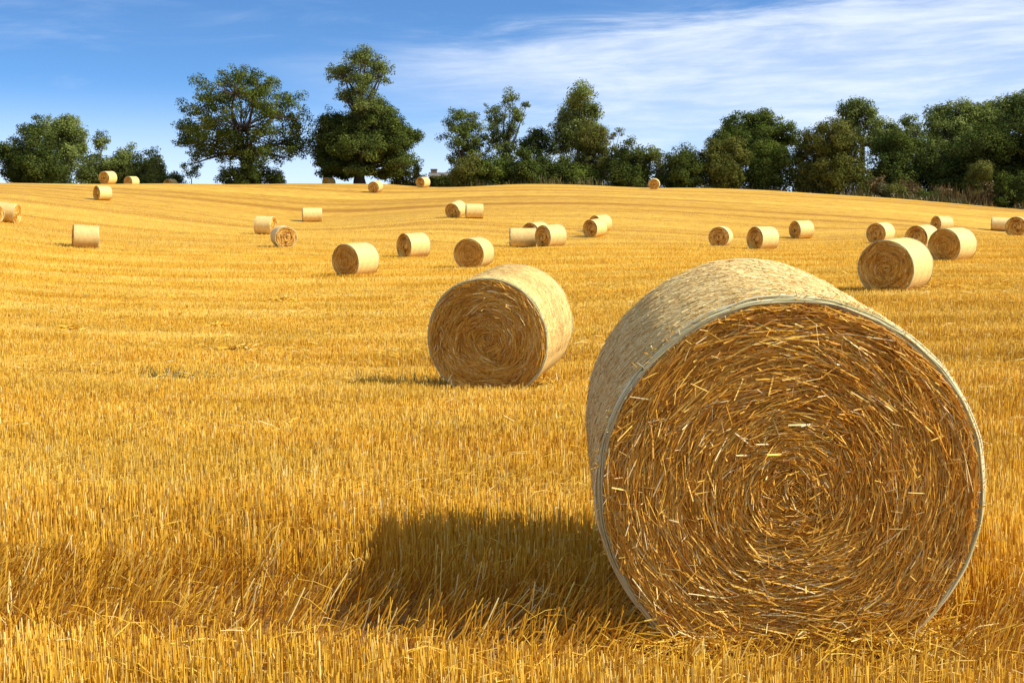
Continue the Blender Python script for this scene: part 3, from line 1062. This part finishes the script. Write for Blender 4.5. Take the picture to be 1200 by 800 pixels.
for bx_, lob, lf, lab in [
    (552, [(548, 197, 20, 16), (538, 203, 13, 13), (562, 198, 14, 18)], 'olive', 'rounded yellow-topped hedge bush at the left end of the middle hedge'),
    (582, [(578, 199, 20, 15), (592, 197, 12, 16)], 'oak', 'even green hedge bush second from the left in the middle hedge'),
    (610, [(610, 188, 13, 15), (606, 203, 16, 12), (618, 200, 13, 14)], 'dark', 'dark taller hedge bush below the slim dark tree'),
    (645, [(640, 200, 20, 16), (655, 198, 16, 18), (632, 206, 13, 10)], 'dark', 'dark hedge bush under the tall pale tree'),
    (680, [(675, 205, 16, 12), (692, 207, 15, 10)], 'oak', 'low green bush at the foot of the olive feathery tree'),
    (738, [(738, 178, 18, 17), (726, 192, 16, 22), (752, 190, 16, 22), (740, 205, 26, 14)], 'dark', 'large dark bush just left of the tiny bale against the hedge'),
    (768, [(768, 180, 8, 10), (772, 190, 7, 12)], 'grey', 'wispy small shrub in the gap right above the tiny bale'),
    (800, [(800, 186, 22, 15), (788, 200, 18, 18), (815, 198, 18, 20)], 'dark', 'dark round bush just right of the tiny bale'),
    (846, [(840, 184, 18, 20), (860, 178, 18, 16), (848, 204, 26, 16)], 'olive', 'yellow-green bush in front of the spreading oak'),
    (898, [(895, 186, 22, 22), (912, 192, 14, 20), (890, 206, 24, 14)], 'oak', 'plump green bush under the right half of the spreading oak'),
]:
    tree('hedge_bush', lab, 'bush', HG, 174 if bx_ < 700 else 172, bx_, lob, lf, 1.25, lsz=.32, clump=1.1, trunk_r=.14)
tree('oak_tree', 'spreading oak with an open crown rising behind the hedge bushes', 'tree', TG, 185, 885,
     [(868, 145, 20, 16), (895, 140, 22, 12), (850, 158, 20, 9), (912, 156, 16, 16), (885, 160, 36, 16), (925, 165, 8, 10), (880, 178, 40, 18), (850, 172, 20, 14), (916, 178, 16, 16)], 'oak', .8, lsz=.34, clump=1.2, trunk_r=.5)
tree('broadleaf_tree', 'broad olive green tree with a domed top, right of the spreading oak', 'tree', TG, 168, 970,
     [(970, 164, 30, 22), (950, 180, 22, 24), (992, 182, 22, 24), (970, 196, 34, 22), (945, 200, 14, 16)], 'olive', 1.15, lsz=.33, clump=1.25, trunk_r=.35, tone=-.12)
tree('broadleaf_tree', 'tall grey-green tree with an airy top behind the olive tree', 'tree', TG, 182, 1010,
     [(1003, 130, 22, 14), (990, 142, 14, 12), (1012, 148, 22, 16), (1030, 165, 22, 20), (1040, 155, 12, 10)], 'grey', .9, lsz=.33, clump=1.2, trunk_r=.4, tone=.12)
tree('broadleaf_tree', 'dark mid-height tree between the airy grey-green tree and the wood', 'tree', TG, 172, 1055,
     [(1050, 172, 22, 22), (1035, 190, 22, 22), (1066, 190, 20, 26), (1050, 200, 28, 18)], 'dark', 1.15, lsz=.33, clump=1.2, trunk_r=.3)
tree('broadleaf_tree', 'thin-topped tree with a pale trunk at the left end of the wood', 'tree', TG, 176, 1078,
     [(1068, 142, 9, 9), (1075, 160, 16, 18), (1082, 180, 18, 22)], 'grey', .85, lsz=.32, clump=1.1, trunk_r=.25, tone=.05)
WG = 'trees of the wood on the right'
for d, bx_, lob, lf, tn, lab in [
    (180, 1122, [(1118, 142, 28, 24), (1105, 160, 24, 26), (1138, 145, 24, 26), (1120, 185, 34, 36)], 'grey', .12, 'bright domed tree at the left of the wood'),
    (182, 1172, [(1168, 134, 26, 22), (1190, 126, 26, 20), (1150, 145, 20, 22), (1175, 165, 38, 34)], 'grey', .05, 'tallest rounded tree of the wood, near the right frame edge'),
    (170, 1098, [(1096, 190, 22, 26), (1108, 204, 22, 20)], 'dark', 0, 'dark low tree in front of the bright domed one'),
    (168, 1150, [(1150, 175, 30, 32), (1135, 195, 24, 26), (1166, 196, 26, 28), (1150, 212, 34, 18)], 'dark', 0, 'dark broad tree at the front of the wood'),
    (166, 1200, [(1195, 170, 28, 40), (1215, 165, 30, 46), (1200, 210, 34, 30)], 'dark', .06, 'dark tree cut by the right frame edge'),
    (176, 1232, [(1225, 130, 30, 26), (1245, 150, 34, 36), (1235, 190, 40, 40)], 'grey', -.05, 'far right tree of the wood leaning in from outside the frame'),
]:
    tree('woodland_tree', lab, 'tree', WG, d, bx_, lob, lf, 1.1, lsz=.36, clump=1.35, trunk_r=.3, tone=tn)
# --- scrub in front of the wood
SG = 'scrub bushes below the wood'
for d, bx_, lob, lf, lab in [
    (158, 1020, [(1020, 212, 10, 9), (1012, 220, 9, 8)], 'olive', 'small green scrub bush left of the brown dry weeds'),
    (157, 1035, [(1030, 222, 13, 8), (1042, 226, 12, 8)], 'weed', 'low olive scrub bush at the left end of the brown weeds'),
    (156, 1050, [(1050, 226, 15, 9)], 'olive', 'yellow-green scrub mound under the dark mid-height tree'),
    (155, 1090, [(1088, 232, 14, 9), (1078, 236, 10, 6)], 'oak', 'dark green scrub mound among the brown weeds'),
    (154, 1152, [(1150, 200, 14, 11), (1140, 207, 9, 8)], 'olive', 'bright rounded shrub halfway up the front of the wood'),
    (153, 1130, [(1128, 238, 14, 7)], 'grey', 'grey-green scrub mound at the field edge below the wood'),
    (152, 1176, [(1172, 208, 8, 8), (1182, 232, 14, 12)], 'oak', 'green shrub by the right end of the brown weeds'),
    (158, 1024, [(1022, 218, 12, 10), (1030, 213, 8, 8)], 'dry', 'rust brown scrub bush at the left end of the scrub, nearest the olive tree'),
    (158, 1064, [(1060, 222, 12, 11), (1070, 224, 11, 10)], 'dry', 'rust brown scrub bush under the thin-topped tree'),
    (158, 1108, [(1104, 228, 13, 12), (1114, 232, 11, 9)], 'dry', 'rust brown scrub bush before the dark low tree of the wood'),
    (157, 1160, [(1156, 228, 14, 15), (1168, 232, 13, 12)], 'dry', 'largest rust brown scrub bush, below the bright rounded shrub'),
    (152, 1196, [(1196, 225, 12, 22), (1205, 238, 12, 12)], 'dark', 'dark green shrub touching the right frame edge'),
]:
    tree('scrub_bush', lab, 'bush', SG, d + 5, bx_, lob, lf, 1.2, lsz=.26, clump=.8, trunk_r=.08)


# dry weeds and grass along the field edge: nobody could count it
def verge(pts, dens, hmin, hmax, name, label, mat, w=.035, depth=4.0):
    Vs, Fs, Rn, off = [], [], [], 0
    for (p0, d0), (p1, d1) in zip(pts[:-1], pts[1:]):
        x0, x1 = (p0 - 600) / FPX * d0, (p1 - 600) / FPX * d1
        n = int(abs(x1 - x0) * depth * dens)
        t = rng.random(n)
        X = x0 + (x1 - x0) * t
        Y = d0 + (d1 - d0) * t + rng.uniform(0, depth, n)
        Z = ground(X, Y) - .05
        cl = np.clip(.55 + .9 * fbm(X, Y, .5, 77), .12, 1.3)
        h = rng.uniform(hmin, hmax, n) * cl
        lx, ly = rng.normal(0, .22, n), rng.normal(0, .22, n)
        s = np.linspace(0, 1, 3)
        P = np.stack([X[:, None] + (h * lx)[:, None] * s ** 1.5, Y[:, None] + (h * ly)[:, None] * s ** 1.5, Z[:, None] + h[:, None] * s], -1)
        v, f = strands(P, (w * rng.uniform(.5, 1.3, n))[:, None] * np.array([[.7, 1, .3]]))
        rn = np.clip(rng.normal(.45, .25, n), 0, 1)
        Vs.append(v)
        Fs.append(f + off)
        Rn.append(np.repeat(rn, 9))
        off += len(v)
    tag(link(name, mesh_np(name, np.concatenate(Vs), np.concatenate(Fs), mat, rnd=np.concatenate(Rn))), label, kind='stuff')


verge([(520, 170), (720, 169), (900, 167), (990, 164)], 11, .5, 1.3, 'verge_grass', 'olive and brown rough grass along the foot of the hedge', LEAF['weed'], .05, 3.5)
verge([(985, 162), (1060, 158), (1130, 156), (1200, 153), (1260, 152)], 22, .7, 2.2, 'dry_weeds', 'rust brown dry weeds standing before the wood', LEAF['dry'], .05, 4.0)
verge([(985, 159), (1060, 155.5), (1130, 153.5), (1200, 150.5), (1260, 150)], 12, .4, 1.1, 'verge_grass', 'greenish rough grass along the field edge before the wood', LEAF['weed'], .05, 3.0)

# ------------------------------------------------------------------ distant building on the crest
def plain(name, c, rough=.8, nscale=3.0, var=.25):
    t = NT(name)
    tc = t.n('ShaderNodeTexCoord')
    n1 = t.n('ShaderNodeTexNoise', i_Scale=nscale, i_Detail=5.0)
    t.l(tc.outputs['Object'], n1.inputs['Vector'])
    col = t.ramp(n1.outputs[0], [(.3, tuple(x * (1 - var) for x in c)), (.7, tuple(x * (1 + var) for x in c))])
    b = t.n('ShaderNodeBsdfPrincipled', i_Roughness=rough)
    t.l(col, b.inputs['Base Color'])
    t.l(b.outputs[0], t.out.inputs[0])
    return t.m


def box(V, F, x0, x1, y0, y1, z0, z1):
    b = len(V)
    V += [(x0, y0, z0), (x1, y0, z0), (x1, y1, z0), (x0, y1, z0), (x0, y0, z1), (x1, y0, z1), (x1, y1, z1), (x0, y1, z1)]
    F += [tuple(b + i for i in q) for q in ((0, 3, 2, 1), (4, 5, 6, 7), (0, 1, 5, 4), (1, 2, 6, 5), (2, 3, 7, 6), (3, 0, 4, 7))]


def box_obj(name, boxes, mat, parent):
    V, F = [], []
    for b in boxes:
        box(V, F, *b)
    return link(name, mesh_np(name, V, F, mat), parent)


Db = 225.0
kb = Db / FPX
bl = at(503, 207, Db)
br = at(529, 207, Db)
zb = gz(bl[0], Db)
root = empty('farm_building', (bl[0], Db, zb))
tag(root, 'distant low brick farm building with a chimney block on the crest behind the hedge', 'building')
Wb = br[0] - bl[0]
zr = at(512, 202.5, Db)[2] - zb
zc = at(506, 198.5, Db)[2] - zb
MBR = plain('weathered_brick', (.15, .115, .08))
MRF = plain('old_roof_tile', (.14, .125, .10))
w_ = box_obj('wall', [(0, Wb, 0, 5, -.3, zr - .5)], MBR, root)
V = [(-.2, -.3, zr - .5), (Wb + .2, -.3, zr - .5), (Wb + .2, 2.5, zr + .15), (-.2, 2.5, zr + .15), (-.2, 5.3, zr - .5), (Wb + .2, 5.3, zr - .5)]
V += [(x, y, z - .12) for x, y, z in V]
F = [(0, 1, 2, 3), (3, 2, 5, 4), (7, 6, 9, 8), (8, 9, 10, 11), (0, 6, 7, 1), (4, 5, 11, 10), (0, 3, 9, 6), (3, 4, 10, 9), (1, 7, 8, 2), (2, 8, 11, 5)]
rf = link('roof', mesh_np('roof', V, F, MRF), root)
ch = box_obj('chimney', [(.15, 1.15, 1.9, 3.0, zr - .4, zc), (.08, 1.22, 1.83, 3.07, zc, zc + .15)], MBR, rf)

# ------------------------------------------------------------------ light
EL, AZ = math.radians(40), math.radians(16)      # from the right, a little to the viewer's side
sd = Vector((math.cos(EL) * math.cos(AZ), -math.cos(EL) * math.sin(AZ), math.sin(EL)))
ld = bpy.data.lights.new('sun', 'SUN')
ld.energy = 4.6
ld.angle = math.radians(.5)
ld.color = (1, .93, .80)
lo = bpy.data.objects.new('sun', ld)
COL.objects.link(lo)
lo.rotation_euler = sd.to_track_quat('Z', 'Y').to_euler()
lo.location = (20, -5, 30)

w = bpy.data.worlds.new('World')
S.world = w
w.use_nodes = True
t = w.node_tree
t.nodes.clear()


def wn(typ, **kw):
    nd = t.nodes.new(typ)
    for k, v in kw.items():
        if k.startswith('i_'):
            key = k[2:]
            nd.inputs[int(key) if key.isdigit() else key].default_value = v
        else:
            setattr(nd, k, v)
    return nd


def mth(op, a, b=None, c=None, clamp=False):
    n = wn('ShaderNodeMath', operation=op, use_clamp=clamp)
    for i, v in enumerate((a, b, c)):
        if v is None:
            continue
        if isinstance(v, (int, float)):
            n.inputs[i].default_value = v
        else:
            t.links.new(v, n.inputs[i])
    return n.outputs[0]


def sstep(x, a, b):
    n = wn('ShaderNodeMapRange', interpolation_type='SMOOTHSTEP', clamp=True)
    t.links.new(x, n.inputs[0])
    n.inputs[1].default_value = a
    n.inputs[2].default_value = b
    return n.outputs[0]


tc = wn('ShaderNodeTexCoord')
sep = wn('ShaderNodeSeparateXYZ')
t.links.new(tc.outputs['Generated'], sep.inputs[0])
dx, dy, dz = sep.outputs
# the low sky of this deep blue day takes the colour of the sky higher up
zz = mth('ADD', mth('MULTIPLY', mth('MAXIMUM', dz, 0.0), 2.3), .03)
cmb = wn('ShaderNodeCombineXYZ')
t.links.new(dx, cmb.inputs[0])
t.links.new(dy, cmb.inputs[1])
t.links.new(zz, cmb.inputs[2])
vn = wn('ShaderNodeVectorMath', operation='NORMALIZE')
t.links.new(cmb.outputs[0], vn.inputs[0])
sky = wn('ShaderNodeTexSky', sky_type='NISHITA')
sky.sun_disc = False
sky.sun_elevation = EL
sky.sun_rotation = math.radians(90) + AZ
sky.air_density = 1.0
sky.dust_density = .3
sky.ozone_density = 4.0
t.links.new(vn.outputs[0], sky.inputs[0])
# cirrus: streaks in direction space
az = mth('ARCTAN2', dx, dy)
hyp = mth('SQRT', mth('ADD', mth('MULTIPLY', dx, dx), mth('MULTIPLY', dy, dy)))
el = mth('ARCTAN2', dz, hyp)


def cnoise(sx, sy, rot, det=6.0, rough=.6, dist=.0, off=0.0):
    c = wn('ShaderNodeCombineXYZ')
    t.links.new(mth('ADD', mth('MULTIPLY', az, sx), off), c.inputs[0])
    t.links.new(mth('MULTIPLY', mth('SUBTRACT', el, mth('MULTIPLY', az, rot)), sy), c.inputs[1])
    n = wn('ShaderNodeTexNoise', i_Scale=1.0, i_Detail=det, i_Roughness=rough, i_Distortion=dist)
    t.links.new(c.outputs[0], n.inputs['Vector'])
    return n.outputs[0]


n1 = cnoise(7.0, 40.0, .03, 7.0, .62, .7, 3.1)
n2 = cnoise(16.0, 130.0, .05, 6.0, .6, .3, 7.0)
n3 = cnoise(3.0, 18.0, .03, 4.0, .5, .2, 1.0)
# main bank: to the right of az -0.06, below a rising upper edge
edge = mth('SUBTRACT', mth('ADD', .142, mth('MULTIPLY', mth('ADD', az, .05), .10)), el)
bank = mth('MULTIPLY', sstep(mth('ADD', edge, mth('MULTIPLY', mth('SUBTRACT', n1, .5), .05)), -.004, .022),
           sstep(mth('ADD', az, mth('MULTIPLY', mth('SUBTRACT', n3, .5), .3)), -.26, .10))
dens = mth('ADD', mth('MULTIPLY', n1, .75), mth('MULTIPLY', n2, .45))
cl = mth('MULTIPLY', bank, mth('ADD', .42, mth('MULTIPLY', sstep(dens, .42, .84), .46)))
# faint wisps everywhere, and paler air low down
wis = mth('MULTIPLY', sstep(mth('ADD', mth('MULTIPLY', n3, .6), mth('MULTIPLY', n1, .5)), .52, .80), .30)
low = mth('MULTIPLY', sstep(el, .11, .02), .72)
cl = mth('MAXIMUM', cl, mth('MAXIMUM', wis, low))
cl = mth('MULTIPLY', cl, .92)
# high thin cloud added out of view, to whiten the sky's fill light
fill_veil = mth('MULTIPLY', sstep(el, .22, .6), mth('ADD', .30, mth('MULTIPLY', n3, .35)))
cl = mth('MAXIMUM', cl, fill_veil)
hs = wn('ShaderNodeMix', data_type='RGBA', blend_type='MULTIPLY')
hs.inputs[0].default_value = 1
hs.inputs[7].default_value = (.80, 1.13, 1.36, 1)
t.links.new(sky.outputs[0], hs.inputs[6])
mx = wn('ShaderNodeMix', data_type='RGBA')
t.links.new(cl, mx.inputs[0])
t.links.new(hs.outputs[2], mx.inputs[6])
mx.inputs[7].default_value = (7.0, 7.6, 8.6, 1)
bg = wn('ShaderNodeBackground', i_Strength=.10)
t.links.new(mx.outputs[2], bg.inputs[0])
wo = wn('ShaderNodeOutputWorld')
t.links.new(bg.outputs[0], wo.inputs[0])

# ------------------------------------------------------------------ render settings
S.render.engine = 'CYCLES'
S.view_settings.view_transform = 'Standard'
S.view_settings.look = 'None'
S.view_settings.gamma = 1
S.view_settings.exposure = 0.52
S.cycles.max_bounces = 6
S.cycles.diffuse_bounces = 4
S.cycles.use_denoising = True
